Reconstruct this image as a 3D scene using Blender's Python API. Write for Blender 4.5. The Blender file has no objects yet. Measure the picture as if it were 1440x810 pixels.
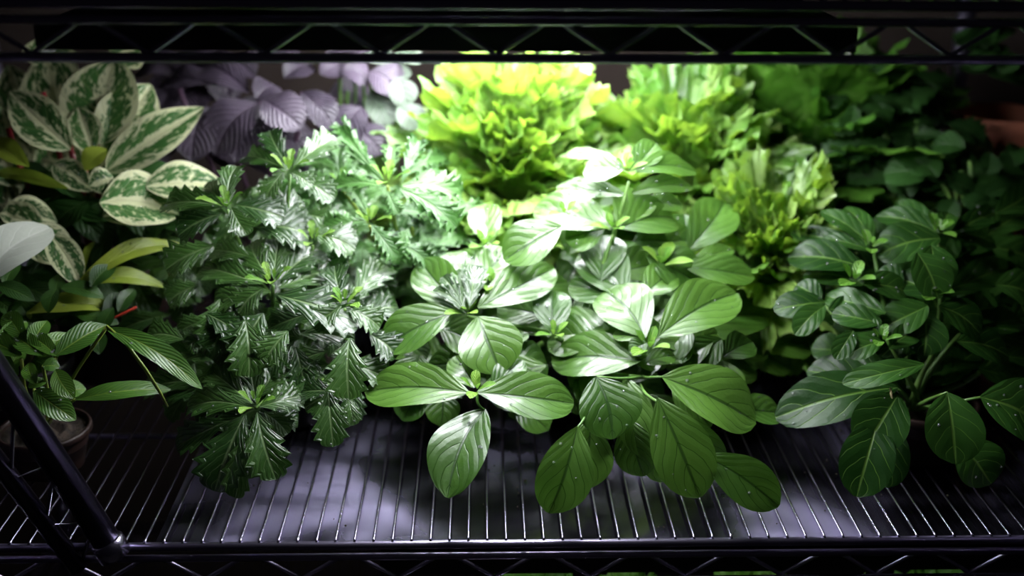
import bpy, math, random
import numpy as np
from math import pi, sin, cos, radians as R

# ------------------------------------------------------------------ camera, world, exposure
C = bpy.context.scene.collection
SC = bpy.context.scene
FPX = 1600.0
PITCH, YAW, ROLL = 0.36668, 0.02897, 0.00785
CAM = np.array([0.0, -0.9, 0.6])
SH = 0.4477                      # height of the upper shelf's lowest rail above the lower shelf's top rail
fw = np.array([sin(YAW)*cos(PITCH), cos(YAW)*cos(PITCH), -sin(PITCH)])
rt0 = np.array([cos(YAW), -sin(YAW), 0.0]); up0 = np.cross(rt0, fw)
RT = rt0*cos(ROLL) + up0*sin(ROLL); UP = np.cross(RT, fw)
from mathutils import Matrix, Vector
cd = bpy.data.cameras.new('camera'); cam = bpy.data.objects.new('camera', cd); C.objects.link(cam)
M4 = Matrix(((RT[0], UP[0], -fw[0], CAM[0]), (RT[1], UP[1], -fw[1], CAM[1]), (RT[2], UP[2], -fw[2], CAM[2]), (0, 0, 0, 1)))
cam.matrix_world = M4
cd.sensor_width = 36; cd.lens = FPX/1440*36; cd.clip_start = 0.02
cd.dof.use_dof = True; cd.dof.focus_distance = 1.06; cd.dof.aperture_fstop = 2.2
SC.camera = cam
SC.view_settings.view_transform = 'Standard'; SC.view_settings.look = 'None'
SC.view_settings.gamma = 1; SC.view_settings.use_curve_mapping = False
SC.view_settings.exposure = 0.0
w = bpy.data.worlds.new('world'); SC.world = w; w.use_nodes = True
w.node_tree.nodes['Background'].inputs[0].default_value = (0.55, 0.5, 0.7, 1)
w.node_tree.nodes['Background'].inputs[1].default_value = 0.004
LAMP = 64.0      # strength of the grow light diffusers
LAMP_COL = (0.93, 0.95, 1.0)

def ray(px, py):
    d = fw + RT*((px-720)/FPX) - UP*((py-405)/FPX)
    return d
def P(px, py, Y):
    d = ray(px, py); return CAM + d*((Y-CAM[1])/d[1])
def proj(p):
    d = np.asarray(p)-CAM; z = d@fw
    return 720+FPX*(d@RT)/z, 405-FPX*(d@UP)/z, z
def nrm(v):
    v = np.asarray(v, float); return v/(np.linalg.norm(v)+1e-12)

# ------------------------------------------------------------------ mesh collector
class MB:
    def __init__(s): s.v = []; s.f = []; s.uv = []; s.r = []; s.n = 0
    def grid(s, pts, uvs, rnd, closeu=False):
        nt, nu = pts.shape[:2]; b = s.n
        s.v.append(pts.reshape(-1, 3)); s.uv.append(uvs.reshape(-1, 2)); s.r.append(np.full(nt*nu, rnd)); s.n += nt*nu
        for i in range(nt-1):
            for j in range(nu if closeu else nu-1):
                k = (j+1) % nu
                s.f.append((b+i*nu+j, b+i*nu+k, b+(i+1)*nu+k, b+(i+1)*nu+j))
    def poly(s, pts, faces, rnd=0.5):
        pts = np.array(pts, float); b = s.n
        s.v.append(pts); s.uv.append(pts[:, :2].copy()); s.r.append(np.full(len(pts), rnd)); s.n += len(pts)
        for f in faces: s.f.append(tuple(b+i for i in f))
    def tube(s, pts, rad, seg=8, rnd=0.5, cap=True):
        pts = [np.asarray(p, float) for p in pts]; n = len(pts)
        if not hasattr(rad, '__len__'): rad = [rad]*n
        out = np.zeros((n, seg, 3)); uv = np.zeros((n, seg, 2))
        T = [nrm(pts[min(i+1, n-1)]-pts[max(i-1, 0)]) for i in range(n)]
        a = np.array([0, 0, 1.]) if abs(T[0][2]) < .9 else np.array([1., 0, 0])
        X = nrm(np.cross(T[0], a))
        for i in range(n):
            X = nrm(X - T[i]*(X@T[i])); Y = np.cross(T[i], X)
            for j in range(seg):
                q = 2*pi*j/seg
                out[i, j] = pts[i] + (X*cos(q)+Y*sin(q))*rad[i]; uv[i, j] = (j/seg, i/max(1, n-1))
        b = s.n; s.grid(out, uv, rnd, True)
        if cap:
            s.f.append(tuple(b+j for j in range(seg))[::-1]); s.f.append(tuple(b+(n-1)*seg+j for j in range(seg)))
    def lathe(s, c, prof, seg=32, rnd=0.5):
        out = np.zeros((len(prof), seg, 3)); uv = np.zeros((len(prof), seg, 2))
        for i, (r, z) in enumerate(prof):
            for j in range(seg):
                q = 2*pi*j/seg; out[i, j] = (c[0]+r*cos(q), c[1]+r*sin(q), c[2]+z); uv[i, j] = (j/seg, i/len(prof))
        s.grid(out, uv, rnd, True)
    def box(s, a, b):
        x0, y0, z0 = a; x1, y1, z1 = b
        s.poly([(x0,y0,z0),(x1,y0,z0),(x1,y1,z0),(x0,y1,z0),(x0,y0,z1),(x1,y0,z1),(x1,y1,z1),(x0,y1,z1)],
               [(0,3,2,1),(4,5,6,7),(0,1,5,4),(1,2,6,5),(2,3,7,6),(3,0,4,7)])
    def build(s, name, mat, parent=None, smooth=True):
        me = bpy.data.meshes.new(name)
        v = np.concatenate(s.v)
        if name in ('dark_lower_leaves', 'foliage', 'yellow_leaves', 'green_leaves') and parent.location[2] > 0: v[:, 2] = np.where(v[:, 2] < .03, .012+.018*np.exp((v[:, 2]-.03)/.018), v[:, 2])
        me.from_pydata(v.tolist(), [], s.f)
        uvl = me.uv_layers.new(name='UVMap'); uv = np.concatenate(s.uv)
        li = np.zeros(len(me.loops), dtype=np.int32); me.loops.foreach_get('vertex_index', li)
        uvl.data.foreach_set('uv', uv[li].astype(np.float32).ravel())
        at = me.attributes.new('rnd', 'FLOAT', 'POINT'); at.data.foreach_set('value', np.concatenate(s.r).astype(np.float32))
        me.polygons.foreach_set('use_smooth', [smooth]*len(me.polygons))
        me.materials.append(mat); me.update()
        o = bpy.data.objects.new(name, me); C.objects.link(o)
        if parent is not None:
            o.parent = parent; o.location = -Vector(parent.location)
        return o

def tag(o, label=None, cat=None, group=None, kind=None):
    if label: o['label'] = label
    if cat: o['category'] = cat
    if group: o['group'] = group
    if kind: o['kind'] = kind
    return o
def thing(name, label, cat, loc, group=None):
    o = bpy.data.objects.new(name, None); C.objects.link(o); o.location = loc; o.empty_display_size = .03
    return tag(o, label, cat, group)

# ------------------------------------------------------------------ materials
class NT:
    def __init__(s, name):
        s.m = bpy.data.materials.new(name); s.m.use_nodes = True; s.t = s.m.node_tree; s.t.nodes.clear()
        s.out = s.n('ShaderNodeOutputMaterial')
    def n(s, t, **k):
        x = s.t.nodes.new(t)
        for a, b in k.items(): setattr(x, a, b)
        return x
    def l(s, a, b): s.t.links.new(a, b)
    def put(s, inp, v):
        if isinstance(v, bpy.types.NodeSocket): s.l(v, inp)
        else: inp.default_value = v
    def math(s, op, a, b=0.0, c=0.0):
        x = s.n('ShaderNodeMath', operation=op); s.put(x.inputs[0], a); s.put(x.inputs[1], b)
        if op in ('MULTIPLY_ADD', 'SMOOTH_MIN'): s.put(x.inputs[2], c)
        return x.outputs[0]
    def mix(s, f, a, b):
        x = s.n('ShaderNodeMix', data_type='RGBA'); s.put(x.inputs[0], f)
        s.put(x.inputs[6], a if isinstance(a, bpy.types.NodeSocket) else (*a, 1))
        s.put(x.inputs[7], b if isinstance(b, bpy.types.NodeSocket) else (*b, 1)); return x.outputs[2]
    def ramp(s, v, lo, hi):
        x = s.n('ShaderNodeMapRange'); x.clamp = True; x.interpolation_type = 'SMOOTHSTEP'
        s.put(x.inputs[0], v); x.inputs[1].default_value = lo; x.inputs[2].default_value = hi
        return x.outputs[0]
    def noise(s, vec, scale, detail=2.0, rough=.5):
        x = s.n('ShaderNodeTexNoise'); x.inputs['Scale'].default_value = scale; x.inputs['Detail'].default_value = detail
        x.inputs['Roughness'].default_value = rough
        if vec is not None: s.l(vec, x.inputs['Vector'])
        return x.outputs['Fac']

def leaf_mat(name, dark, light, vein, veinw=.05, veinmix=.6, n=7, k=2.2, rough=.32, spec=.5, transl=.25, tcol=None,
             bump=.5, wet=0., variegated=None, coat=0., nosc=25):
    T = NT(name)
    uv = T.n('ShaderNodeUVMap').outputs[0]; sep = T.n('ShaderNodeSeparateXYZ'); T.l(uv, sep.inputs[0])
    rnd = T.n('ShaderNodeAttribute', attribute_name='rnd').outputs['Fac']
    u = T.math('ABSOLUTE', T.math('MULTIPLY_ADD', sep.outputs[0], 2.0, -1.0)); t = sep.outputs[1]
    obj = T.n('ShaderNodeTexCoord').outputs['Object']
    nz = T.noise(obj, nosc, 3)
    wob = T.math('MULTIPLY_ADD', T.noise(obj, 60, 1), .5, -.25)
    ph = T.math('ADD', T.math('SUBTRACT', T.math('MULTIPLY', t, float(n)), T.math('MULTIPLY', T.math('POWER', u, 1.25), float(k))), wob)
    fr = T.math('ABSOLUTE', T.math('SUBTRACT', T.math('FRACT', ph), .5))     # .5 on a vein
    lat = T.ramp(fr, .5-veinw*1.6, .5)
    mid = T.ramp(u, .075, .02)
    v = T.math('MAXIMUM', mid, T.math('MULTIPLY', lat, T.ramp(u, 1.0, .75)))
    col = T.mix(T.ramp(T.math('ADD', T.math('MULTIPLY', nz, .7), T.math('MULTIPLY', rnd, .6)), .3, .95), dark, light)
    if variegated:
        cm = T.n('ShaderNodeCombineXYZ'); T.l(T.math('MULTIPLY', u, 2.6), cm.inputs[0])
        T.l(T.math('MULTIPLY', ph, .75), cm.inputs[1]); T.l(T.math('MULTIPLY', rnd, 37.0), cm.inputs[2])
        g = T.noise(cm.outputs[0], 2.6, 5, .65)
        band = T.math('MULTIPLY', T.ramp(u, .03, .3), T.ramp(u, 1.0, .62))
        f = T.ramp(T.math('ADD', T.math('MULTIPLY', band, .24), g), variegated[3], variegated[3]+.07)
        col = T.mix(f, T.mix(nz, variegated[0], variegated[1]), col)
    col = T.mix(T.math('MULTIPLY', v, veinmix), col, vein)
    puff = T.math('SUBTRACT', T.math('MULTIPLY', T.math('SUBTRACT', .5, fr), .9), T.math('MULTIPLY', lat, .55))
    h = T.math('ADD', T.math('MULTIPLY', puff, T.ramp(u, 0.0, .2)), T.math('MULTIPLY', T.noise(obj, 220, 2), .35))
    h = T.math('SUBTRACT', h, T.math('MULTIPLY', mid, .8))
    bp = T.n('ShaderNodeBump'); bp.inputs['Strength'].default_value = bump; bp.inputs['Distance'].default_value = .0022
    T.l(h, bp.inputs['Height'])
    pr = T.n('ShaderNodeBsdfPrincipled'); T.l(col, pr.inputs['Base Color'])
    T.l(T.math('ADD', rough-.1, T.math('MULTIPLY', T.noise(obj, 90, 3), .2)), pr.inputs['Roughness'])
    T.l(bp.outputs[0], pr.inputs['Normal'])
    T.l(T.math('MULTIPLY', T.math('SUBTRACT', 1.0, T.math('MULTIPLY', v, .85)), coat), pr.inputs['Coat Weight']); T.l(T.math('MULTIPLY', T.math('SUBTRACT', 1.0, T.math('MULTIPLY', lat, .75)), spec), pr.inputs['Specular IOR Level']); pr.inputs['Coat Roughness'].default_value = .18
    tr = T.n('ShaderNodeBsdfTranslucent'); T.l(bp.outputs[0], tr.inputs['Normal'])
    if tcol: tr.inputs[0].default_value = (*tcol, 1)
    else: T.l(col, tr.inputs[0])
    ms = T.n('ShaderNodeMixShader'); ms.inputs[0].default_value = transl
    T.l(pr.outputs[0], ms.inputs[1]); T.l(tr.outputs[0], ms.inputs[2]); T.l(ms.outputs[0], T.out.inputs[0])
    return T.m

def simple(name, col, rough=.5, metal=0., spec=.5, nz=None, col2=None, bump=0., nsc=40, emit=None, trans=0., rvar=0.):
    T = NT(name); pr = T.n('ShaderNodeBsdfPrincipled'); T.l(pr.outputs[0], T.out.inputs[0])
    obj = T.n('ShaderNodeTexCoord').outputs['Object']
    f = T.noise(obj, nsc, 4, .6)
    if col2: T.l(T.mix(T.ramp(f, .35, .65), col, col2), pr.inputs['Base Color'])
    else: pr.inputs['Base Color'].default_value = (*col, 1)
    if rvar: T.l(T.math('MULTIPLY_ADD', f, rvar, rough-rvar/2), pr.inputs['Roughness'])
    else: pr.inputs['Roughness'].default_value = rough
    pr.inputs['Metallic'].default_value = metal; pr.inputs['Specular IOR Level'].default_value = spec
    pr.inputs['Transmission Weight'].default_value = trans
    if bump:
        bp = T.n('ShaderNodeBump'); bp.inputs['Strength'].default_value = bump; bp.inputs['Distance'].default_value = .003
        T.l(f, bp.inputs['Height']); T.l(bp.outputs[0], pr.inputs['Normal'])
    if emit:
        pr.inputs['Emission Color'].default_value = (*emit[0], 1); pr.inputs['Emission Strength'].default_value = emit[1]
    return T.m

m_chrome = simple('black_chrome', (.48, .44, .60), .24, 1.0)
m_rail = simple('dark_chrome_rail', (.52, .47, .66), .36, 1.0)
m_black = simple('black_powder_coat', (.012, .011, .014), .4, .0)
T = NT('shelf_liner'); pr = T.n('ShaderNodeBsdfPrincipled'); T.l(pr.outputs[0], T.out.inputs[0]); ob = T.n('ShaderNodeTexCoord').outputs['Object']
hilite = T.ramp(T.noise(ob, 5.2, 2, .5), .44, .62); gr = T.noise(ob, 90, 3, .6)
T.l(T.mix(hilite, (.035, .032, .045), (.46, .42, .64)), pr.inputs['Base Color']); pr.inputs['Metallic'].default_value = .85  # bright lavender patches are highlights put into the liner's base colour
T.l(T.math('ADD', T.math('MULTIPLY_ADD', hilite, .26, .10), T.math('MULTIPLY', gr, .10)), pr.inputs['Roughness']); m_liner = T.m
m_soil = simple('dark_soil', (.012, .008, .006), .9, col2=(.05, .032, .022), nsc=160, bump=.8)
m_bpot = simple('black_plastic_pot', (.012, .012, .013), .35)
m_terra = simple('terracotta', (.58, .20, .11), .7, col2=(.42, .14, .08), nsc=30)
m_brown = simple('brown_plastic_pot', (.03, .014, .011), .5)
m_wall = simple('brown_wall', (.035, .022, .018), .9, col2=(.05, .035, .03), nsc=4)
m_floor = simple('dark_floor', (.03, .028, .03), .6, col2=(.045, .04, .04), nsc=8)
m_film = simple('clear_film', (.8, .8, .85), .08, trans=.6)
m_drop = simple('water', (.9, .95, .95), .06, spec=1.0, trans=.85)
m_stem = simple('green_stem', (.10, .22, .045), .4, col2=(.16, .30, .06), nsc=30)
m_ystem = simple('yellow_green_stem', (.30, .38, .06), .4, col2=(.22, .32, .05), nsc=30)
m_rstem = simple('red_stem', (.32, .018, .03), .35, col2=(.16, .012, .02), nsc=30)
m_basil = leaf_mat('basil_leaf', (.042, .125, .012), (.105, .24, .03), (.012, .05, .006), veinmix=.75, veinw=.035, n=4.6, k=2.4, rough=.40, spec=.9, coat=.6, bump=.42)
m_tip = leaf_mat('young_leaf', (.12, .32, .03), (.24, .45, .06), (.45, .6, .15), n=5, k=2.4, rough=.4, spec=.5, transl=.35)
m_serr = leaf_mat('serrated_leaf', (.018, .065, .010), (.055, .14, .024), (.26, .38, .16), veinmix=.6, veinw=.045, n=6, k=2.6, rough=.33, spec=.9, coat=.6, bump=.6)
m_right = leaf_mat('glossy_round_leaf', (.012, .048, .007), (.032, .10, .015), (.12, .24, .04), veinmix=.85, veinw=.03, n=4, k=1.6, rough=.36, spec=.3, coat=.0, bump=.35)
m_vari = leaf_mat('variegated_leaf', (.030, .095, .022), (.06, .17, .04), (.5, .55, .25), veinmix=.25, n=6, k=2.0, rough=.36, spec=.5, bump=.3,
                  variegated=((.60, .64, .34), (.72, .72, .48), 0, .63), transl=.22)
m_lance = leaf_mat('lance_leaf', (.045, .13, .018), (.10, .24, .03), (.30, .42, .06), veinmix=.5, n=10, k=3.5, rough=.35, spec=.55, bump=.3)
m_dlance = leaf_mat('dark_lance_leaf', (.018, .06, .010), (.04, .11, .018), (.10, .18, .03), veinmix=.5, n=10, k=3.5, rough=.38, spec=.4, bump=.3)
m_ylance = leaf_mat('yellow_green_leaf', (.22, .32, .03), (.33, .42, .05), (.45, .52, .10), veinmix=.5, n=10, k=4, rough=.38, bump=.25, transl=.4)
m_pale = leaf_mat('pale_white_leaf', (.72, .76, .66), (.82, .85, .76), (.9, .92, .85), veinmix=.5, n=4, k=2, rough=.35, bump=.2, transl=.4)
m_purple = leaf_mat('purple_basil_leaf', (.050, .038, .058), (.092, .070, .102), (.045, .025, .05), veinmix=.6, n=8, k=3.4, rough=.42, spec=.5, bump=1.0, transl=.08)
m_lett = leaf_mat('lettuce_leaf', (.09, .25, .025), (.34, .52, .12), (.45, .60, .25), veinmix=.3, n=8, k=2, rough=.38, spec=.8, coat=.4, transl=.38, tcol=(.30, .50, .04), bump=.6, nosc=18)
m_lett2 = leaf_mat('green_lettuce_leaf', (.05, .17, .015), (.13, .33, .035), (.30, .48, .14), veinmix=.35, n=8, k=2, rough=.5, spec=.4, transl=.35, tcol=(.12, .32, .03), bump=.5)
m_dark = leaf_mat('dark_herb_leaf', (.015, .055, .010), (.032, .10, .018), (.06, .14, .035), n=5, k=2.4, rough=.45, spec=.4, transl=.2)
m_grey = leaf_mat('grey_green_leaf', (.08, .12, .07), (.15, .18, .15), (.2, .3, .2), n=5, k=2, rough=.4, transl=.2)
m_crumb = simple('soil_crumb', (.05, .045, .02), .8)

# ------------------------------------------------------------------ setting
mb = MB(); mb.box((-2.2, .95, -.9), (2.2, 1.0, 1.6)); tag(mb.build('wall_back', m_wall, smooth=False), kind='structure')
mb = MB(); mb.box((-2.2, -1.6, -.95), (2.2, 1.0, -.9)); tag(mb.build('floor', m_floor, smooth=False), kind='structure')

# ------------------------------------------------------------------ wire rack
XL, XR, YB = -.66, .66, .66
rack = thing('wire_shelving_rack', 'dark chrome wire shelving rack holding every plant on its shelves', 'shelf', (0, 0, -.9))
RZ = (0.0, -.0125, -.0415)        # three rails of one shelf edge, below the shelf's top
def shelf(z0, wires=True):
    root = MB()
    for y in (0., YB):
        for dz, r in zip(RZ[:1], (.0042,)): root.tube([(XL, y, z0+dz), (XR, y, z0+dz)], r, 10)
    sh = root.build('shelf_frame', m_rail, rack)
    for y in (0., YB):
        for dz, r in ((RZ[1], .0036), (RZ[2], .0040)):
            m = MB(); m.tube([(XL, y, z0+dz), (XR, y, z0+dz)], r, 10); m.build('rail', m_rail, sh).location = (0, 0, 0)
        m = MB(); pts = []; per = .0905; x = XL+.01; k = 0; off = P(535, 83, 0)[0]
        x = off - math.floor((off-XL)/per)*per
        while x < XR-.02:
            a, b = z0+RZ[2]+.002, z0+RZ[1]-.001
            pts += [(x-per*.015, y+.0045, a+.001), (x, y+.0045, a), (x+per*.015, y+.0045, a+.001), (x+per*.36, y+.0045, b-.005), (x+per*.42, y+.0045, b-.001), (x+per*.5, y+.0045, b), (x+per*.58, y+.0045, b-.001), (x+per*.64, y+.0045, b-.005)]
            x += per
        m.tube(pts, .0021, 7); m.build('truss_wire', m_rail, sh).location = (0, 0, 0)
    for x in (XL, XR):
        m = MB()
        for dz in RZ: m.tube([(x, 0, z0+dz), (x, YB, z0+dz)], .0038, 8)
        m.build('side_rail', m_rail, sh).location = (0, 0, 0)
    for yy in (.22, .44):
        m = MB(); m.tube([(XL, yy, z0-.004), (XR, yy, z0-.004)], .003, 8); m.build('cross_rod', m_rail, sh).location = (0, 0, 0)
    m = MB(); x = XL+.0175
    while x < XR:
        m.tube([(x, -.0008, z0+.0035), (x, .004, z0+.0045), (x, YB, z0+.0045)], .0015, 6); x += .0175
    m.build('deck_wires', m_chrome, sh).location = (0, 0, 0)
    return sh
shelf(0.0); shelf(SH+.0415); shelf(-.40)
for (x, y) in ((XL, 0), (XR, 0), (XL, YB), (XR, YB)):
    m = MB(); m.tube([(x, y, -.9), (x, y, .75)], .0125, 16)
    z = -.86
    while z < .74:
        m.tube([(x, y, z), (x, y, z+.003)], .0131, 16); z += .025
    m.build('post', m_rail, rack)
# slanting double brace that meets the lower shelf's front edge
def offp(px, py, Y): return P(px, py, Y)
A = P(160, 776, -.006); B = P(-60, 440, -.006); B = A+(B-A)*((XL-A[0])/(B[0]-A[0]))     # reaches the corner post
m = MB(); m.tube([A, B], .0125, 18); m_brace = simple('dark_brace', (.10, .09, .13), .3, 1.0); br = m.build('brace', m_brace, rack)
A2 = P(112, 800, -.004); B2 = P(-60, 575, -.004); B2 = A2+(B2-A2)*((XL-A2[0])/(B2[0]-A2[0]))
m = MB(); m.tube([A2, B2], .0085, 14); m.build('brace_rod', m_brace, br).location = (0, 0, 0)
m = MB(); pts = []
for i in range(25):
    t = i/24
    pts.append((A+(B-A)*t) if i % 2 else (A2+(B2-A2)*t))
m.tube(pts, .002, 6); m.build('truss_wire', m_chrome, br).location = (0, 0, 0)
m = MB(); d = nrm(B-A); m.tube([A-d*.006, A-d*.004, A+d*.012, A+d*.014], [.009, .0150, .0150, .0128], 20)
m.build('collar', m_chrome, br).location = (0, 0, 0)

# liner under the wires
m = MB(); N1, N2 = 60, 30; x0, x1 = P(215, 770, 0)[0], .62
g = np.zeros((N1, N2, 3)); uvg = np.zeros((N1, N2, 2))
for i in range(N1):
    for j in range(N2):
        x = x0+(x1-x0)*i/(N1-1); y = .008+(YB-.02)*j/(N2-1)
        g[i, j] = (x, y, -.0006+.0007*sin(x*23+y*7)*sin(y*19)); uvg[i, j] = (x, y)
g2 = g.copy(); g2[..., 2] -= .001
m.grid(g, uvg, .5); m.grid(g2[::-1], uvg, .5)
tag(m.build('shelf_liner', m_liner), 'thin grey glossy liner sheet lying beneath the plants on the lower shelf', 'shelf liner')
random.seed(5)
m = MB()
for i in range(90):
    x = random.uniform(-.28, .5); y = random.uniform(.02, .3); r = random.uniform(.0006, .0016)
    m.lathe((x, y, .0012+r*.5), [(0.0001, -r), (r, -.2*r), (r*.7, .6*r), (.0001, r)], 6)
tag(m.build('soil_crumbs', m_crumb), 'scattered soil crumbs and specks on the shelf below the leaves', 'soil', kind='stuff')

# ------------------------------------------------------------------ grow lights
def grow_light(label, x0, x1, y0, y1, z, bars, bx0, bx1, power):
    tubemat = simple('lamp_diffuser', (1, 1, 1), .4, emit=(LAMP_COL, power))
    L = thing('grow_light', label, 'lamp', ((x0+x1)/2, (y0+y1)/2, z))
    m = MB(); m.box((x0, y0, z+.006), (x1, y1, z+.014)); m.build('housing', m_black, L, False)
    m = MB(); s = .003
    m.box((x0, y0, z-.006), (x1, y0+s, z+.006)); m.box((x0, y1-s, z-.006), (x1, y1, z+.006))
    m.box((x0, y0+s, z-.012), (x0+s, y1-s, z+.006)); m.box((x1-s, y0+s, z-.012), (x1, y1-s, z+.006))
    m.build('rim', m_black, L, False)
    for yc in bars:
        m = MB()
        m.box((bx0, yc-.02, z), (bx1, yc+.02, z+.0055)); m.build('light_bar', tubemat, L, False)
    return L
grow_light('flat black grow light hung beneath the upper shelf, lighting the plants', -.36, .31, .04, .56, SH+.005, (.085, .28, .40, .51), -.115, .205, LAMP)
grow_light('unseen grow light added beneath the lower shelf to light the lettuce below', -.1, .6, .05, .5, -.062, (.12, .35), -.05, .55, 2.0)  # hidden lamp, added to brighten the lettuce of the lower tier

# ------------------------------------------------------------------ leaves
def leaf(mb, B, T, N, wid, a=1.0, b=.6, teeth=0, tdepth=0., arch=.08, fold=.12, nt=16, nu=9, lean=0., wave=0., twist=0., rnd=None, seedp=None):
    """one leaf blade from B to T, face normal N, full width wid"""
    B = np.asarray(B, float); T = np.asarray(T, float); L = np.linalg.norm(T-B); D = (T-B)/L
    N = nrm(N - D*(N@D)); S = np.cross(D, N)
    if rnd is None: rnd = random.random()
    tm = a/(a+b); mx = tm**a*(1-tm)**b
    ts = np.linspace(0, 1, nt); us = np.linspace(-1, 1, nu)
    pts = np.zeros((nt, nu, 3)); uv = np.zeros((nt, nu, 2)); ph = random.uniform(0, 6.28); bend = random.uniform(-.05, .05)
    for i, t in enumerate(ts):
        tt = .004+t*.992
        wv = (tt**a*(1-tt)**b)/mx*wid*.5+.0004
        if t < .12 and a > .5: wv = max(wv, .0012)
        for j, u in enumerate(us):
            ww = wv; tl = t
            if teeth:
                fr = (t*teeth) % 1.0
                ww = wv*(1-tdepth*(1-fr)*abs(u)) if True else wv
                tl = t + lean*abs(u)*(1-t)*t*2.2
            z = arch*L*(sin(pi*min(1, t*1.02))-.35*t) + fold*abs(u)*ww*2*(.6) - .28*fold*ww*u*u + wave*L*sin(t*11+ph+(2 if u > 0 else 0))*u*u
            q = twist*t
            pts[i, j] = B + D*(L*tl) + S*(ww*u*cos(q)+bend*L*sin(pi*t)) + N*(z+ww*u*sin(q))
            uv[i, j] = (u*.5+.5, t)
    mb.grid(pts, uv, rnd)
    return pts

STY = {
 'basil': dict(a=.9, b=.68, arch=.07, fold=.28, nt=18, nu=11, wave=.012),
 'round': dict(a=.75, b=.55, arch=.08, fold=.22, nt=16, nu=9, wave=.010),
 'serr': dict(a=.85, b=.62, arch=.09, fold=.25, nt=41, nu=9, teeth=5, tdepth=.36, lean=.30, wave=.02),
 'fine': dict(a=.75, b=.75, arch=.10, fold=.25, nt=49, nu=9, teeth=7, tdepth=.72, lean=.55, wave=.02),
 'lance': dict(a=.8, b=.8, arch=.10, fold=.3, nt=20, nu=7, wave=.01),
 'vari': dict(a=.75, b=.9, arch=.06, fold=.25, nt=20, nu=9, wave=.012),
 'purple': dict(a=.75, b=.6, arch=.16, fold=.2, nt=20, nu=11, wave=.03),
}
def hero(mb, bx, by, tx, ty, wpx, Y, style, N=None, dY=None, **kw):
    """a leaf placed in the world at depth Y; it lies in a plane with normal N through its base"""
    B = P(bx, by, Y); dx, dy = tx-bx, ty-by; l = math.hypot(dx, dy)+1e-6
    if N is None:
        N = np.array([.30*dx/l, -.46-.50*max(0, dy/l), .80]) + np.array([random.uniform(-.12, .12), random.uniform(-.08, .08), 0])
    N = nrm(N)
    if dY is not None: T = P(tx, ty, Y+dY)
    else:
        r = ray(tx, ty); den = r@N
        T = CAM + r*(((B-CAM)@N)/den)
    D = nrm(T-B); Np = nrm(N-D*(N@D)); S = np.cross(D, Np); mid = (B+T)/2
    a0 = proj(mid-S*.01); a1 = proj(mid+S*.01)
    sc = math.hypot(a1[0]-a0[0], a1[1]-a0[1])/.02
    view = FPX/proj(mid)[2]
    sc = max(sc, view*.45)
    st = dict(STY[style]); st.update(kw)
    return leaf(mb, B, T, Np, wpx/sc, **st)
def stemline(p0, p1, bow=.02, n=7):
    p0 = np.asarray(p0, float); p1 = np.asarray(p1, float); h = np.array([random.uniform(-1, 1), random.uniform(-1, 0), 0])*bow
    return [p0+(p1-p0)*t+h*sin(pi*t)+np.array([0, 0, 0]) for t in np.linspace(0, 1, n)]
def pot(root, x, y, r, h, mat, z=.006, soil=True):
    t = .003; m = MB()
    m.lathe((x, y, z), [(.0005, 0), (r*.74, 0), (r*.76, .003), (r*.93, h*.84), (r, h*.845), (r*1.02, h*.86), (r*1.02, h-.002), (r*1.0, h), (r*.95, h), (r*.94, h*.9), (r*.90, h*.6)], 40)
    m.build('pot', mat, root)
    if soil:
        m = MB(); rr = r*.935; N = 12; prof = [(rr*(1-i/N)+.0004, h*.86+.006*sin(i*1.3)*(i/N)) for i in range(N+1)]
        m.lathe((x, y, z), prof, 28); m.build('soil', m_soil, root)
def rosette(mb, c, n, L, W, style, el0=.2, el1=1.0, az0=0, axis=None, jit=.2, **kw):
    """leaves round a shoot axis at 3-D point c, outer ones longer and flatter"""
    c = np.asarray(c, float); ax = nrm(axis if axis is not None else (0, -.15, 1))
    X = nrm(np.cross(ax, (0, 1, .1))); Yv = np.cross(ax, X)
    for i in range(n):
        f = i/max(1, n-1); az = az0+i*pi/2+(i//2 % 2)*.0+(i//4)*.7+random.uniform(-jit, jit)
        el = el0+(el1-el0)*f
        h = X*cos(az)+Yv*sin(az)
        D = h*cos(el)+ax*sin(el); N = ax*cos(el)-h*sin(el)
        l = L*(1-.65*f)*random.uniform(.85, 1.12); B = c+ax*(.012*f)*L/.06+h*.004
        st = dict(STY[style]); st.update(kw)
        leaf(mb, B, B+D*l, N, W*(1-.6*f)*random.uniform(.9, 1.1), **st)
def drops(name, arrs, n, root, rmin=.0006, rmax=.0016):
    m = MB()
    for i in range(n):
        p = random.choice(arrs); a = random.randrange(2, p.shape[0]-2); b = random.randrange(1, p.shape[1]-1)
        c = p[a, b]; nn = nrm(np.cross(p[a+1, b]-p[a-1, b], p[a, b+1]-p[a, b-1]))
        if nn@(CAM-c) < 0: nn = -nn
        r = random.uniform(rmin, rmax)
        X = nrm(np.cross(nn, (0.3, .2, 1))); Yv = np.cross(nn, X)
        c = c+X*random.uniform(-.002, .002)+Yv*random.uniform(-.002, .002)
        g = np.zeros((4, 8, 3))
        for i2, (rr, hh) in enumerate(((r, 0), (r*.85, r*.35), (r*.5, r*.58), (r*.02, r*.66))):
            for j in range(8): g[i2, j] = c+nn*(hh+.0002)+X*rr*cos(j*pi/4)+Yv*rr*sin(j*pi/4)
        m.grid(g, np.zeros((4, 8, 2)), .5, True)
    tag(m.build(name, m_drop, root), kind='stuff')

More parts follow.
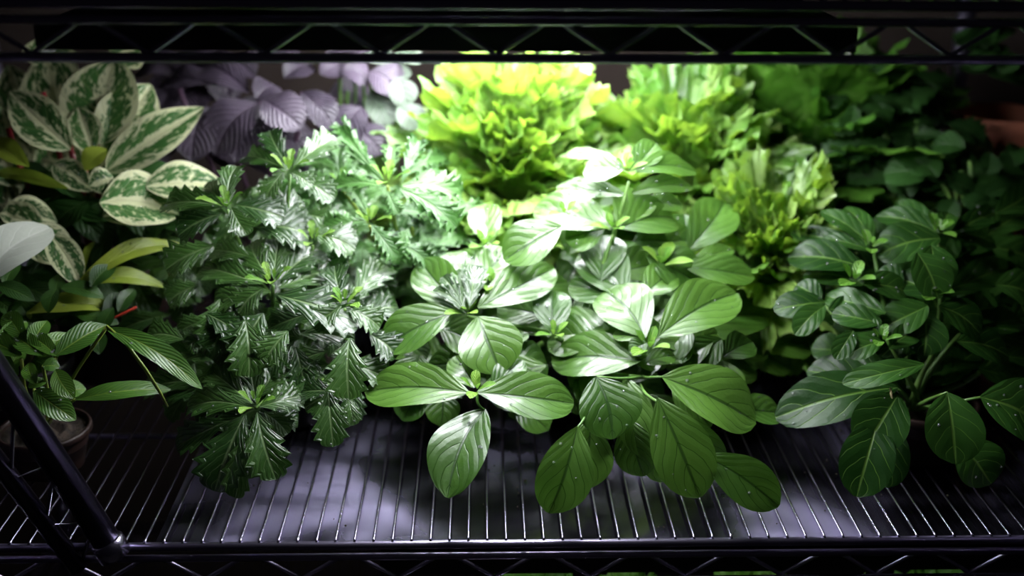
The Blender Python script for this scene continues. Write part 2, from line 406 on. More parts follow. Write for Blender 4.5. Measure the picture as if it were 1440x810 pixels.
# ================================================================== centre basil
random.seed(11)
cx, cy = .10, .24
bas = thing('basil_plant', 'bushy bright green basil with broad smooth oval leaves in the middle of the shelf', 'potted plant', (cx, cy, .006))
F = MB(); H = []
basil_heroes = [
 # bx, by, tx, ty, w, Y   front rosette
 (660, 552, 513, 548, 66, .08), (672, 552, 808, 566, 66, .08), 
 (690, 548, 735, 505, 40, .10), (668, 545, 640, 500, 44, .10),
 # mid-left rosette
 (655, 440, 590, 365, 62, .17), (672, 432, 780, 375, 60, .17), (640, 438, 535, 490, 60, .165),
 (672, 445, 705, 525, 90, .155), (640, 425, 655, 352, 70, .20), (690, 405, 628, 360, 52, .21), (672, 395, 712, 350, 56, .215),
 # leaf pairs between
 (790, 318, 708, 365, 62, .22), (690, 345, 683, 285, 48, .26), (780, 470, 778, 408, 54, .16),
 (730, 500, 690, 455, 44, .18), (770, 445, 700, 430, 50, .20), (720, 430, 800, 395, 60, .22),
 # right-front rosette
 (908, 475, 850, 408, 80, .14), (925, 474, 1037, 410, 78, .14), (902, 508, 775, 505, 66, .13),
 (902, 475, 862, 470, 22, .14), (910, 482, 886, 496, 26, .135), (905, 512, 950, 500, 26, .13), 
 (928, 484, 1030, 492, 60, .17), (930, 480, 1078, 440, 80, .20), (960, 470, 1083, 492, 56, .22),
 (845, 480, 770, 478, 60, .17), (880, 420, 830, 345, 72, .20), (885, 425, 800, 400, 50, .20), (905, 415, 945, 380, 50, .2),
 # low front
 (838, 530, 862, 617, 88, .09), (930, 530, 1065, 592, 82, .10), (940, 545, 1065, 520, 62, .15),
 (945, 540, 1000, 600, 50, .12),
 (1030, 575, 1098, 580, 46, .11), (880, 530, 900, 640, 55, .11),
 # upper tiers
 (860, 318, 752, 288, 62, .24), (868, 316, 905, 272, 60, .25), (872, 322, 950, 305, 66, .24), (850, 322, 795, 335, 56, .25),
 (880, 275, 782, 262, 30, .27), (888, 272, 975, 262, 28, .27), (878, 238, 820, 242, 42, .27), (884, 240, 923, 200, 40, .27), 
 (886, 240, 980, 240, 36, .265), (872, 232, 786, 218, 18, .28), (905, 290, 960, 288, 30, .29),
 (968, 352, 1020, 282, 68, .28), (960, 365, 962, 300, 60, .28), (975, 365, 1032, 350, 24, .25), (960, 375, 1062, 388, 42, .24),
 (890, 340, 940, 340, 40, .26), (900, 350, 985, 335, 50, .27), (845, 395, 850, 330, 66, .22), (910, 360, 985, 400, 60, .24), (860, 385, 935, 370, 60, .25),
 (800, 360, 815, 300, 50, .27), (750, 390, 680, 335, 60, .26), (960, 440, 1040, 440, 70, .24), (740, 470, 800, 440, 60, .21),
]
for h in basil_heroes: H.append(hero(F, *h, style='basil'))
H.append(hero(F, 682, 575, 628, 698, 80, .075, style='basil', N=(-.12, -.50, .86)))
for h in [(812, 600, 772, 722, 78, .035), (830, 590, 812, 690, 70, .07), (925, 560, 985, 700, 86, .05), (940, 580, 1018, 660, 60, .09),
          (990, 640, 1096, 712, 66, .03), (885, 590, 905, 670, 60, .08), (920, 600, 945, 680, 62, .09)]:
    H.append(hero(F, *h, style='basil', N=(random.uniform(-.1, .1), -.93, .38)))
for i in range(110):   # deeper leaves that fill the bush
    a = random.uniform(0, 2*pi); r = random.random()**.5
    px, py = 820+250*r*cos(a), 440+(150)*r*sin(a)
    if py > 540: px = 870+(px-870)*.7
    dx = (px-820)/250; Y = .24-(py-440)/150*.10+.045
    d = random.uniform(0, 2*pi); L = random.uniform(60, 100)
    hero(F, px, py, px+L*(cos(d)*.8+dx*.6), py+L*.55*sin(d)+8, random.uniform(38, 62), Y, 'basil', nt=12, nu=7)
for i in range(44):   # lower leaves in front of the pot
    px, py = random.uniform(560, 1020), random.uniform(455, 560); d = random.uniform(0, 2*pi); L = random.uniform(60, 90)
    hero(F, px, py, px+L*cos(d), py+L*.5*sin(d)+14, random.uniform(42, 60), .185-(py-455)/105*.035, 'basil', nt=12, nu=7)
F.build('foliage', m_basil, bas)
G = MB()
for (px, py, Y, s) in ((668, 548, .078, 1), (655, 440, .165, 1), (912, 490, .135, 1.2), (862, 322, .238, 1.1), (882, 240, .265, 1.1), (795, 300, .24, .8), (930, 372, .23, 1.5), (690, 400, .2, .9), (780, 470, .155, .8), (682, 345, .25, 1)):
    G = MB(); rosette(G, P(px, py, Y), 6, .022*s, .011*s, 'basil', el0=.3, el1=1.3, az0=random.random()*3, nt=8, nu=5)
    G.build('growing_tip', m_tip, bas)
for (px, py, Y) in ((672, 552, .082), (657, 445, .17), (912, 500, .14), (862, 330, .245), (885, 255, .268), (935, 390, .24), (900, 530, .12), (690, 350, .26), (782, 475, .16)):
    m = MB(); m.tube(stemline((cx+random.uniform(-.03, .03), cy+random.uniform(-.03, .03), .09), P(px, py, Y), .015), [.0034, .0033, .0032, .003, .0027, .0023, .0018], 8)
    m.build('stem', m_stem, bas)
F = MB()
for h in [(655, 436, 622, 388, 26, .158), (660, 432, 668, 372, 44, .160), (652, 438, 640, 378, 20, .156), (655, 440, 610, 405, 22, .155)]: hero(F, *h, style='serr')
F.build('toothed_leaves', m_serr, bas)
for (a, b, c, d, Y, Y2) in ((905, 530, 932, 530, .12, .10), (905, 530, 840, 530, .12, .09), (900, 540, 925, 565, .12, .05), (830, 560, 812, 602, .09, .036), (672, 552, 683, 578, .082, .075), (960, 600, 995, 645, .09, .03)):
    m = MB(); m.tube(stemline(P(a, b, Y), P(c, d, Y2), .004), .0014, 6); m.build('leaf_stalk', m_stem, bas)
drops('water_drops', H, 300, bas, .0007, .0019)
pot(bas, cx, cy+.03, .06, .075, m_bpot)

# ================================================================== serrated plant
random.seed(21)
sx, sy = -.20, .26
ser = thing('serrated_herb', 'dark green herb with toothed, deeply veined leaves left of the smooth-leaved basil', 'potted plant', (sx, sy, .006))
F = MB(); H = []
ser_heroes = [
 (320, 288, 332, 232, 34, .21), (318, 290, 230, 285, 42, .21), (325, 292, 348, 330, 36, .205), (330, 288, 400, 305, 44, .22), (312, 300, 250, 330, 40, .22), (320, 295, 285, 262, 32, .22),
 (400, 236, 344, 218, 34, .25), (404, 232, 378, 182, 34, .26), (412, 235, 472, 190, 40, .25), (410, 242, 440, 262, 26, .24), (400, 240, 372, 280, 30, .25), (420, 250, 470, 280, 36, .26),
 (378, 392, 350, 342, 46, .18), (385, 392, 392, 335, 40, .18), (392, 395, 450, 350, 52, .18), (370, 400, 285, 372, 46, .175), (370, 405, 335, 440, 44, .165), (392, 405, 470, 375, 50, .175), (380, 410, 300, 425, 40, .17),
 (390, 415, 508, 452, 64, .15), (480, 430, 440, 460, 40, .14), (482, 425, 470, 372, 40, .16), (490, 430, 545, 372, 44, .17), (490, 435, 535, 460, 40, .15),
 (405, 465, 370, 510, 46, .12), (370, 440, 335, 500, 60, .14), (345, 450, 350, 530, 60, .13), (420, 470, 500, 480, 34, .13), (310, 420, 300, 480, 56, .17),
 (350, 572, 262, 572, 44, .075), (355, 568, 295, 520, 44, .085), (360, 565, 345, 478, 60, .09), (365, 572, 425, 555, 42, .075), (362, 580, 388, 674, 58, .065), (345, 582, 300, 690, 66, .085), (340, 585, 246, 628, 40, .09),
 (362, 560, 400, 505, 50, .10), (365, 590, 330, 700, 40, .08), (375, 585, 420, 590, 38, .10), (372, 580, 405, 610, 34, .095),
 (492, 475, 490, 562, 58, .10), (462, 545, 468, 628, 48, .075), (470, 550, 425, 550, 34, .08), (490, 560, 497, 598, 24, .09), (455, 530, 395, 540, 50, .12),
 (300, 450, 248, 468, 30, .16), (290, 470, 262, 490, 36, .15), (280, 400, 235, 425, 40, .19), (300, 345, 232, 378, 46, .2), (360, 320, 435, 330, 60, .22), (440, 330, 500, 350, 46, .22),
 (370, 300, 430, 290, 50, .24), (350, 360, 300, 350, 40, .2), (470, 420, 430, 400, 50, .18), (430, 300, 480, 320, 44, .26), (520, 470, 560, 500, 44, .15), (500, 440, 560, 430, 44, .18),
]
for h in ser_heroes:
    h = list(h); h[4] *= 1.22; H.append(hero(F, *h, style='serr'))
for i in range(46):   # lower leaves in front of the pot
    px, py = random.uniform(255, 505), random.uniform(440, 545); d = random.uniform(0, 2*pi); L = random.uniform(50, 85)
    hero(F, px, py, px+L*cos(d), py+L*.5*sin(d)+18, random.uniform(40, 56), .155-(py-440)/105*.03, 'serr', nt=26, nu=7)
for i in range(105):
    a = random.uniform(0, 2*pi); r = random.random()**.5
    px, py = 385+150*r*cos(a), 410+165*r*sin(a)
    if py > 480: px = 360+(px-385)*.75
    Y = .235-(py-410)/165*.115+.03; d = random.uniform(0, 2*pi); L = random.uniform(55, 95)
    hero(F, px, py, px+L*(cos(d)*.8+(px-385)/300), py+L*.6*sin(d)+10, random.uniform(34, 50), Y, 'serr', nt=26, nu=7)
F.build('foliage', m_serr, ser)
G = MB()
for (px, py, Y, s) in ((318, 290, .205, 1.1), (405, 240, .245, 1.1), (382, 398, .172, 1.1), (484, 428, .142, 1.0), (360, 570, .072, 1), (440, 340, .22, 1)):
    G = MB(); rosette(G, P(px, py, Y), 7, .024*s, .010*s, 'serr', el0=.4, el1=1.35, az0=random.random()*3, nt=13, nu=5)
    G.build('growing_tip', m_tip, ser)
for (px, py, Y) in ((320, 295, .21), (408, 245, .25), (384, 402, .175), (486, 435, .147), (360, 574, .078), (490, 478, .12), (465, 545, .09), (440, 345, .225)):
    m = MB(); m.tube(stemline((sx+random.uniform(-.03, .03), sy+random.uniform(-.03, .03), .09), P(px, py, Y), .015), [.003, .003, .0028, .0026, .0024, .002, .0016], 8)
    m.build('stem', m_stem, ser)
drops('water_drops', H, 160, ser, .0006, .0016)
pot(ser, sx, sy, .055, .075, m_bpot)

# finer cut plant behind it
random.seed(31)
fx, fy = -.10, .40
fin = thing('feathery_herb', 'pale green herb with finely cut feathery leaves behind the dark toothed one', 'potted plant', (fx, fy, .006))
F = MB(); H = []
for h in [(540, 255, 480, 172, 34, .27), (540, 262, 470, 262, 38, .26), (548, 252, 552, 205, 34, .28), (565, 258, 590, 195, 34, .28), (560, 265, 642, 318, 54, .25), (545, 268, 560, 300, 30, .25),
          (562, 262, 650, 275, 50, .27), (535, 258, 490, 210, 34, .28), (518, 310, 455, 320, 44, .24), (522, 315, 560, 362, 46, .235), (520, 308, 495, 262, 34, .26), (570, 270, 620, 240, 30, .29),
          (480, 260, 430, 250, 36, .30), (480, 255, 478, 205, 36, .31), (485, 262, 520, 240, 34, .31), (475, 268, 450, 290, 30, .29), (575, 320, 555, 370, 44, .26), (560, 340, 605, 370, 40, .25),
          (500, 340, 470, 380, 40, .24), (540, 330, 590, 340, 40, .27), (550, 300, 600, 300, 40, .28), (600, 300, 640, 260, 36, .30)]:
    H.append(hero(F, *h, style='fine'))
for i in range(60):
    px, py = random.uniform(450, 640), random.uniform(225, 400); Y = .37-(py-225)/175*.10; d = random.uniform(0, 2*pi); L = random.uniform(45, 75)
    hero(F, px, py, px+L*cos(d), py+L*.6*sin(d), random.uniform(28, 44), Y, 'fine', nt=30, nu=7)
m_fine = leaf_mat('feathery_leaf', (.05, .16, .03), (.11, .27, .06), (.30, .45, .22), veinmix=.5, veinw=.05, n=7, k=2.6, rough=.36, spec=.7, coat=.3, bump=.5, transl=.3)
F.build('foliage', m_fine, fin)
G = MB()
for (px, py, Y, s) in ((545, 256, .26, 1.2), (482, 262, .30, 1), (520, 312, .235, .9)):
    G = MB(); rosette(G, P(px, py, Y), 7, .024*s, .010*s, 'serr', el0=.4, el1=1.35, az0=random.random()*3, nt=13, nu=5)
    G.build('growing_tip', m_tip, fin)
for (px, py, Y) in ((545, 262, .262), (482, 268, .305), (520, 318, .24), (580, 320, .27)):
    m = MB(); m.tube(stemline((fx, fy, .09), P(px, py, Y), .01), [.003, .003, .0028, .0026, .0024, .002, .0016], 8); m.build('stem', m_ystem, fin)
pot(fin, fx, fy, .055, .09, m_bpot)

# ================================================================== right plant
random.seed(41)
rx, ry = P(1290, 592, .16)[0], .17
rp = thing('round_leaved_plant', 'dark glossy plant with round pale-veined leaves at the right end of the shelf', 'potted plant', (rx, ry, .006))
F = MB(); H = []
right_heroes = [
 (1262, 545, 1090, 585, 72, .10), (1263, 555, 1215, 632, 82, .075), (1300, 512, 1185, 538, 34, .09), (1235, 590, 1205, 698, 78, .06), (1258, 600, 1245, 685, 60, .085),
 (1332, 552, 1345, 652, 84, .07), (1378, 558, 1478, 610, 84, .08), (1350, 620, 1395, 680, 70, .08), (1240, 545, 1135, 520, 52, .13), (1255, 535, 1170, 500, 50, .14),
 (1200, 465, 1175, 505, 30, .14), (1240, 455, 1170, 440, 34, .15), (1245, 440, 1160, 415, 38, .16), (1240, 480, 1190, 500, 34, .13), (1250, 490, 1290, 465, 34, .13), (1240, 470, 1200, 455, 30, .14),
 (1160, 425, 1088, 435, 38, .19), (1160, 430, 1118, 470, 36, .18), (1155, 420, 1120, 400, 34, .2), (1165, 435, 1205, 440, 36, .18),
 (1225, 350, 1112, 325, 28, .24), (1225, 345, 1155, 295, 26, .24), (1228, 345, 1190, 290, 30, .25), (1225, 352, 1158, 333, 18, .235),
 (1210, 375, 1108, 360, 46, .22), (1212, 380, 1140, 345, 40, .23), (1215, 400, 1130, 385, 36, .21),
 (1320, 328, 1232, 302, 34, .25), (1320, 330, 1262, 282, 34, .27), (1322, 335, 1232, 358, 56, .235), (1325, 332, 1335, 298, 30, .26), (1330, 330, 1400, 340, 40, .27), (1335, 330, 1412, 296, 34, .27),
 (1310, 345, 1320, 405, 58, .22), (1290, 355, 1320, 420, 56, .2), (1215, 400, 1278, 410, 40, .19), (1270, 400, 1230, 385, 40, .2),
 (1320, 415, 1425, 370, 50, .2), (1315, 420, 1255, 390, 44, .18), (1320, 430, 1380, 470, 46, .17), (1305, 430, 1240, 460, 50, .17), (1300, 440, 1300, 500, 60, .17), (1330, 445, 1400, 430, 50, .19),
 (1370, 470, 1440, 450, 46, .18), (1290, 470, 1240, 500, 46, .17), (1390, 330, 1450, 300, 44, .28), (1400, 300, 1455, 265, 50, .30), (1400, 400, 1460, 420, 50, .22), (1345, 480, 1420, 500, 50, .15),
]
for h in right_heroes: H.append(hero(F, *h, style='round'))
for i in range(80):
    a = random.uniform(0, 2*pi); r = random.random()**.5
    px, py = 1310+150*r*cos(a), 425+105*r*sin(a); Y = .24-(py-425)/105*.08+.02; d = random.uniform(0, 2*pi); L = random.uniform(60, 95)
    hero(F, px, py, px+L*cos(d), py+L*.5*sin(d)+12, random.uniform(38, 56), Y, 'round', nt=12, nu=7)
F.build('foliage', m_right, rp)
m_rtip = leaf_mat('young_round_leaf', (.08, .24, .02), (.13, .32, .035), (.25, .4, .08), n=4, k=1.6, rough=.35)
for (px, py, Y, s) in ((1222, 348, .235, 1), (1318, 326, .25, 1.1), (1200, 395, .2, 1.2), (1240, 478, .135, .8), (1310, 415, .18, 1)):
    G = MB(); rosette(G, P(px, py, Y), 6, .022*s, .012*s, 'round', el0=.3, el1=1.3, az0=random.random()*3, nt=8, nu=5)
    G.build('growing_tip', m_rtip, rp)

for (px, py, Y, r) in ((1290, 380, .22, 1), (1228, 352, .24, 1), (1318, 332, .25, 1), (1242, 470, .14, .8), (1350, 470, .19, 1.2), (1400, 500, .2, 1.1), (1310, 500, .16, 1.2), (1262, 548, .1, .8), (1332, 552, .075, .7), (1382, 558, .085, .7), (1160, 430, .19, .8)):
    m = MB(); m.tube(stemline((rx+random.uniform(-.02, .02), ry+random.uniform(-.02, .02), .05), P(px, py, Y), .012), [.0036*r, .0035*r, .0033*r, .003*r, .0026*r, .0022*r, .0018*r], 8)
    m.build('stem', m_stem, rp)
m = MB(); m.tube([P(1252, 545, .075), P(1255, 570, .07), P(1257, 598, .07)], [.001, .0016, .0018], 7); m.build('dry_stalk', simple('dry_stalk', (.35, .30, .14), .6), rp)
drops('water_drops', H, 150, rp, .0006, .0018)
pot(rp, rx, ry, .062, .06, m_brown)

# ================================================================== variegated plant, left back
random.seed(51)
vx, vy = P(150, 360, .38)[0], .38
va = thing('variegated_plant', 'cream and green variegated plant with red stems at the back left', 'potted plant', (vx, vy, .006))
F = MB(); H = []
for h in [(95, 208, 60, 68, 78, .37), (140, 205, 160, 78, 92, .36), (150, 215, 212, 118, 74, .355), (100, 210, 12, 128, 56, .34), (120, 215, 75, 130, 56, .38), (150, 240, 286, 150, 52, .34),
          (135, 240, 205, 170, 34, .35), (115, 255, 68, 165, 40, .36), (130, 215, 108, 150, 40, .345), (40, 235, 2, 150, 44, .38), (30, 260, -15, 190, 60, .36),
          (75, 230, 130, 268, 34, .33), (160, 250, 125, 262, 34, .30), (55, 210, 10, 90, 60, .4), (160, 85, 195, 60, 50, .40), (70, 100, 70, 50, 60, .42)]:
    h = list(h); h[4] *= 1.2; H.append(hero(F, *h, style='vari', N=(random.uniform(-.25, .25), -.85, .45)))
for h in [(140, 285, 252, 300, 78, .27), (205, 262, 318, 262, 56, .30), (145, 305, 240, 290, 60, .28), (60, 320, -20, 300, 50, .27), (30, 325, 105, 370, 60, .26), (70, 330, 115, 405, 46, .25), (0, 300, 80, 312, 50, .29)]:
    H.append(hero(F, *h, style='vari'))
for i in range(26):
    px, py = random.uniform(-10, 200), random.uniform(150, 320); Y = .43-(py-150)/170*.09; d = random.uniform(pi, 2*pi)
    hero(F, px, py, px+80*cos(d), py+80*sin(d), random.uniform(34, 56), Y, 'vari', nt=12, nu=7)
F.build('foliage', m_vari, va)
F = MB()
for h in [(95, 265, -10, 240, 20, .28), (40, 235, -10, 195, 34, .30), (150, 210, 118, 238, 30, .33)]: hero(F, *h, style='lance')
F.build('green_leaves', m_ylance, va)
F = MB()
for i in range(46):
    px, py = random.uniform(-20, 240), random.uniform(240, 400); Y = .36-(py-240)/160*.07; d = random.uniform(0, 2*pi)
    hero(F, px, py, px+75*cos(d), py+55*sin(d), random.uniform(30, 50), Y, 'lance', nt=12, nu=7)
F.build('dark_lower_leaves', m_dark, va)
for (a, b, c, d, Y) in ((140, 330, 142, 200, .36), (125, 330, 60, 130, .37), (118, 300, 98, 205, .36), (60, 300, 12, 180, .36), (130, 340, 120, 240, .35)):
    p0 = P(a, b, .37); p0 = np.array([vx+(p0[0]-vx)*.5, vy, .11])
    m = MB(); m.tube(stemline(p0, P(a, b, Y), .004)[:-1]+stemline(P(a, b, Y), P(c, d, Y), .006), .0034, 8); m.build('stem', m_rstem, va)
drops('water_drops', H, 70, va)
pot(va, vx, vy, .075, .135, m_brown)

# lance-leaved plants, left front
random.seed(61)
lx, ly = -.50, .25
la = thing('yellow_green_strap_plant', 'plant with arching yellow green strap leaves at the left, below the variegated one', 'potted plant', (lx, ly, .006))
F = MB(); H = []
for h in [(108, 402, 262, 338, 26, .21), (110, 400, 235, 400, 22, .22), (38, 440, 163, 430, 26, .19), (108, 400, 98, 340, 18, .23), (112, 400, 132, 335, 10, .23), (105, 400, 75, 345, 24, .24)]:
    H.append(hero(F, *h, style='lance', arch=.16))
F.build('yellow_leaves', m_ylance, la)
F = MB()
for h in [(-30, 400, 70, 318, 66, .16)]: H.append(hero(F, *h, style='round'))
F.build('pale_leaf', m_pale, la)
F = MB()
for h in [(100, 405, 10, 400, 30, .24), (40, 480, -20, 430, 40, .2), (20, 400, 100, 440, 30, .24), (30, 380, 60, 460, 36, .26), (90, 430, 180, 420, 24, .23), (100, 440, 20, 450, 30, .25)]: H.append(hero(F, *h, style='lance'))
for i in range(26):
    px, py = random.uniform(-10, 170), random.uniform(400, 470); d = random.uniform(0, 2*pi)
    hero(F, px, py, px+65*cos(d), py+35*sin(d), random.uniform(20, 32), .20, 'lance', nt=12, nu=5)
F.build('foliage', m_dlance, la)
m = MB(); m.tube([P(142, 455, .2), P(165, 445, .2), P(192, 432, .2)], .0014, 7); m.build('red_stalk', simple('orange_red_stalk', (.55, .06, .03), .4), la)
for (px, py, Y) in ((108, 404, .215), (40, 440, .19), (20, 400, .2)):
    m = MB(); m.tube(stemline((lx, ly, .07), P(px, py, Y), .01), .0026, 7); m.build('stem', m_ystem, la)
drops('water_drops', H, 50, la)
pot(la, lx, ly, .05, .07, m_bpot)

random.seed(71)
qx, qy = P(50, 560, .13)[0], .14
qa = thing('lance_leaved_plant', 'small green plant with long pointed leaves in a brown pot, front left', 'potted plant', (qx, qy, .006))
F = MB(); H = []
for h in [(78, 500, 150, 455, 34, .10), (150, 462, 285, 545, 32, .09), (105, 562, 240, 545, 24, .085), (48, 550, 106, 590, 38, .07), (78, 520, 104, 560, 30, .075), (60, 500, 20, 470, 30, .1), (45, 490, 66, 450, 28, .11),
          (60, 515, 84, 515, 18, .08), (50, 540, 40, 510, 22, .08), (40, 545, 66, 535, 14, .08), (30, 500, -30, 480, 34, .1), (20, 520, -20, 500, 30, .1), (60, 560, 50, 590, 30, .08), (80, 500, 40, 470, 24, .1), (35, 480, 5, 440, 30, .12)]:
    H.append(hero(F, *h, style='lance'))
for i in range(14):
    px, py = random.uniform(0, 80), random.uniform(480, 570); hero(F, px, py, px+random.uniform(-50, 50), py+random.uniform(-40, 20), 26, .12, 'lance', nt=12, nu=5)
F.build('foliage', m_lance, qa)
m = MB(); m.tube([P(150, 458, .09), P(175, 480, .085), P(205, 520, .08), P(224, 550, .078), P(236, 572, .075)], [.0012, .0018, .0018, .0016, .001], 7)
m.build('flower_stalk', m_ystem, qa)
for (px, py, Y) in ((78, 502, .1), (150, 460, .09), (105, 562, .085), (48, 548, .075), (60, 515, .08), (30, 505, .1)):
    m = MB(); m.tube(stemline((qx, qy, .045), P(px, py, Y), .008), .0017, 7); m.build('stem', m_ystem, qa)
drops('water_drops', H, 60, qa)
pot(qa, qx, qy, .045, .045, m_brown)

# ================================================================== purple basil, back left
random.seed(81)
px_, py_ = P(350, 260, .50)[0], .52
pu = thing('purple_basil', 'purple basil with large crinkled grey-violet leaves behind the toothed herb', 'potted plant', (px_, py_, .006))
F = MB(); H = []
for h in [(365, 145, 300, 215, 66, .44), (370, 140, 425, 178, 58, .43), (360, 140, 390, 120, 40, .46), (350, 130, 262, 95, 54, .46), (320, 120, 220, 118, 34, .48), (295, 150, 268, 225, 66, .45),
          (370, 150, 330, 225, 60, .46), (425, 130, 470, 180, 44, .46), (430, 140, 445, 165, 34, .45), (400, 110, 440, 90, 40, .5), (450, 105, 490, 88, 44, .5), (360, 110, 330, 75, 50, .5), (300, 110, 240, 80, 50, .52),
          (235, 130, 190, 160, 44, .5), (480, 100, 520, 110, 40, .5), (380, 190, 440, 215, 50, .48), (350, 180, 290, 200, 60, .5), (395, 150, 375, 215, 50, .45), (520, 100, 560, 130, 50, .5),
          (510, 150, 470, 210, 60, .46), (500, 180, 540, 215, 50, .45), (420, 80, 380, 70, 40, .52), (460, 75, 510, 60, 40, .52), (360, 85, 400, 68, 40, .52)]:
    H.append(hero(F, *h, style='purple'))
for i in range(34):
    x, y = random.uniform(215, 520), random.uniform(80, 240); d = random.uniform(0, 2*pi)
    hero(F, x, y, x+70*cos(d), y+40*sin(d)+15, random.uniform(36, 56), .56-(y-80)/160*.05, 'purple', nt=12, nu=7)
F.build('foliage', m_purple, pu)
for (a, b, Y) in ((365, 145, .45), (300, 150, .46), (425, 130, .47), (250, 120, .5)):
    m = MB(); m.tube(stemline((px_, py_, .1), P(a, b, Y), .02), .003, 8); m.build('stem', simple('purple_stem', (.1, .05, .09), .5), pu)
pot(pu, px_, py_, .075, .11, m_bpot)

# slim green stems plant with grey round leaves, between purple basil and lettuce
random.seed(91)
gx, gy = P(520, 230, .55)[0], .56
gp = thing('grey_leaved_seedling', 'slim stemmed seedling with round grey-green leaves between purple basil and lettuce', 'potted plant', (gx, gy, .006))
F = MB()
for h in [(530, 110, 575, 95, 34, .5), (560, 110, 570, 150, 40, .5), (520, 130, 550, 175, 46, .5), (500, 190, 450, 215, 60, .44), (560, 150, 590, 180, 40, .46), (545, 90, 520, 70, 40, .52), (590, 90, 560, 70, 36, .5)]: hero(F, *h, style='round')
F.build('foliage', m_grey, gp)
for i in range(9):
    x = 478+i*11; m = MB(); m.tube(stemline((gx+(i-4)*.006, gy, .08), P(x, 105+random.uniform(0, 25), .53), .008), .0022, 7); m.build('stem', m_stem, gp)
pot(gp, gx, gy, .05, .09, m_bpot)

# ================================================================== lettuces
def lettuce_leaf(mb, c, az, el, L, W, frill=.012, k=7, curl=.5, nr=16, nth=109, fine=1.0):
    """a fan shaped leaf: ruffled in big waves, its border crinkled and lobed"""
    h = np.array([cos(az), sin(az), 0.]); up = np.array([0, 0, 1.]); S = np.array([-sin(az), cos(az), 0.])
    th = np.linspace(-1.3, 1.3, nth)[None, :]; r = np.linspace(0, 1, nr)[:, None]
    p = [random.uniform(0, 6.28) for _ in range(9)]; kk = k*random.uniform(.85, 1.2)
    lob = np.sin(13*th+p[0])*.5+np.sin(23*th+p[1]+2*np.sin(5*th))*.5
    out = .74+.26*np.cos(th)+.08*np.sin(4*th+p[2])+.07*lob*r**2*fine+.03*np.sin(53*th+p[3])*r**4*fine
    e = r**2.2; e4 = r**5
    s_ = L*r*out*(np.cos(th)*.85+.15)
    x = W*r*out*np.sin(th)*(.5+.55*r)*1.25
    a = el - curl*(s_/L)**2*1.5 - .35*e4
    dx = s_*np.cos(el-curl*.55*(s_/L)); dz = s_*np.sin(el-curl*.55*(s_/L))
    z = frill*(e*np.sin(kk*th+p[4]) + .55*e*np.sin(kk*2.3*th+p[5]) + fine*.45*e4*np.sin(37*th+p[6]+1.5*np.sin(9*th+p[7])) + fine*.2*e4*np.sin(71*th+p[8]))
    z = z + .22*W*np.sin(th)**2*r + .10*L*.12*np.sin(9*s_/L*3+3*th+p[1])*r
    xs = x + frill*.55*e4*np.cos(kk*2.3*th+p[5]) + frill*.35*e4*np.cos(37*th+p[6])*fine
    pts = c + h*dx[..., None] + up*dz[..., None] + S*xs[..., None] + (-h*np.sin(a)[..., None]+up*np.cos(a)[..., None])*z[..., None]
    uv = np.stack([np.broadcast_to(th/2.6+.5, pts.shape[:2]), np.broadcast_to(r, pts.shape[:2])], -1)
    mb.grid(pts, uv, random.random())
def lettuce(label, px, Y, zb, n, L, W, mat, potm, r=.06, frill=.012, k=17, el=(.5, 1.4), rise=.10, group=None, zsh=.006, nth=57):
    x = P(px, 300, Y)[0]
    o = thing('lettuce', label, 'lettuce', (x, Y, zsh), group); m = MB()
    for i in range(n):
        f = i/(n-1); az = i*2.39996+random.uniform(-.2, .2); e = el[0]+(el[1]-el[0])*f+random.uniform(-.15, .15)
        lettuce_leaf(m, np.array([x+.014*cos(az), Y+.014*sin(az), zsh+zb+rise*f*.9]), az, e, L*(1-.3*f)*random.uniform(.8, 1.12), W*(1-.25*f)*random.uniform(.85, 1.15), frill, k, curl=.75*(1-f)+.15, nth=nth)
    m.build('foliage', mat, o)
    m = MB(); m.tube([(x, Y, zsh+zb*.7), (x, Y, zsh+zb+rise+.01)], [.014, .007], 12); m.build('core', m_ystem, o)
    pot(o, x, Y, r, zb, potm, z=zsh)
    return o
random.seed(101)
lettuce('large bright yellow-green frilly lettuce at the back, directly behind the basil', 725, .47, .11, 58, .175, .085, m_lett, m_bpot, k=6, frill=.012, rise=.16, nth=125, el=(.35, 1.35))
lettuce('bright frilly lettuce at the back, right of the largest one', 955, .53, .11, 46, .18, .09, m_lett, m_bpot, k=6, frill=.012, rise=.13, nth=109, el=(.35, 1.35))
lettuce('low frilly yellow-green lettuce nearest the round-leaved plant', 1085, .37, .08, 50, .13, .055, m_lett, m_bpot, r=.05, k=6, frill=.010, el=(.1, 1.35), rise=.10, nth=109)
lettuce('broad-leaved darker green lettuce at the back right, its leaves hardly frilled', 1130, .59, .13, 30, .21, .11, m_lett2, m_bpot, frill=.008, k=4, rise=.14, el=(.4, 1.3))

# dark herbs back right
random.seed(111)
def dark_herb(label, name, cxp, cyp, Y, n, spx, spy, L, style, mat, potm, r=.06, h=.1, group=None):
    p = P(cxp, cyp, Y); o = thing(name, label, 'potted plant', (p[0], Y, .006), group); F = MB()
    for i in range(n):
        a = random.uniform(0, 2*pi); q = random.random()**.5; px, py = cxp+spx*q*cos(a), cyp+spy*q*sin(a); d = random.uniform(0, 2*pi); l = random.uniform(.7, 1.2)*L
        hero(F, px, py, px+l*cos(d), py+l*.5*sin(d)+8, l*random.uniform(.5, .7), Y+random.uniform(-.03, .05)-(py-cyp)/spy*.03, style, nt=(26 if style in ('serr', 'fine') else 12), nu=7)
    F.build('foliage', mat, o)
    for i in range(6):
        m = MB(); m.tube(stemline((p[0]+random.uniform(-.02, .02), Y+.01, h*.8), P(cxp+random.uniform(-.6, .6)*spx, cyp+random.uniform(-.6, .4)*spy, Y), .015), .0026, 7); m.build('stem', m_stem, o)
    pot(o, p[0], Y, r, h, potm)
    return o
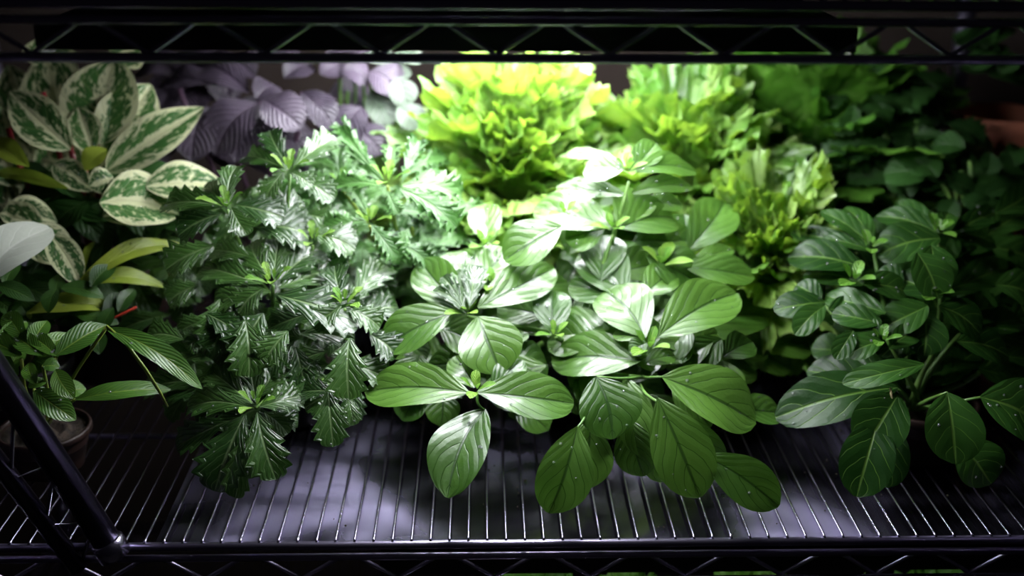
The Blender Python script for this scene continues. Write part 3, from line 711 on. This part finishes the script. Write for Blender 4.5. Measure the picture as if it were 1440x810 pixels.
dark_herb('shaded parsley-like herb with toothed leaves at the back right', 'toothed_herb', 1255, 180, .50, 85, 88, 85, 62, 'serr', m_dark, m_bpot)
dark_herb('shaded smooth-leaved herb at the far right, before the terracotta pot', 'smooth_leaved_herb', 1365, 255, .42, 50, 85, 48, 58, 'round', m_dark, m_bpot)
tx, ty = P(1405, 140, .62)[0], .60
te = thing('potted_seedling', 'terracotta pot with a few dark leaves at the back right corner', 'potted plant', (tx, ty, .006))
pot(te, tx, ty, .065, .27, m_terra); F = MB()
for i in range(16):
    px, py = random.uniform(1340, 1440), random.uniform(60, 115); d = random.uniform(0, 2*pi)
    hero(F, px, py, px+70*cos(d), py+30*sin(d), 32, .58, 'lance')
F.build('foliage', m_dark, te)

# ================================================================== lower tier
random.seed(121)
for i, (px, Y) in enumerate(((760, .10), (930, .08), (1110, .09), (1290, .07), (1430, .09))):
    lettuce(['green lettuce peeping out under the shelf edge, bottom centre', 'green lettuce under the shelf edge, second from bottom centre', 'green lettuce under the shelf edge, middle of the bottom row',
             'green lettuce under the shelf edge, fourth of the bottom row', 'green lettuce under the shelf edge, nearest the bottom right corner'][i],
            px, Y, .10, 16, .12, .055, m_lett2, m_terra, frill=.01, k=5, rise=.13, group='lettuces under the lower shelf', zsh=-.392)

# clear film caught on the upper shelf
random.seed(131)
m = MB(); n1, n2 = 46, 14; g = np.zeros((n1, n2, 3)); uvg = np.zeros((n1, n2, 2))
a, b = P(1030, 40, .03)[0], P(1440, 40, .03)[0]
for i in range(n1):
    for j in range(n2):
        g[i, j] = (a+(b-a)*i/(n1-1)+random.uniform(-.003, .003), .03+.09*j/(n2-1)+random.uniform(-.003, .003), SH+.0505+random.uniform(0, .012)+.006*sin(i*.7)*sin(j*.9)); uvg[i, j] = (i, j)
m.grid(g, uvg, .5); g2 = g.copy(); g2[..., 2] += .0006; m.grid(g2[::-1], uvg, .5)
tag(m.build('plastic_film', m_film, smooth=False), 'crumpled clear plastic film lying on the upper shelf, top right', 'plastic film')
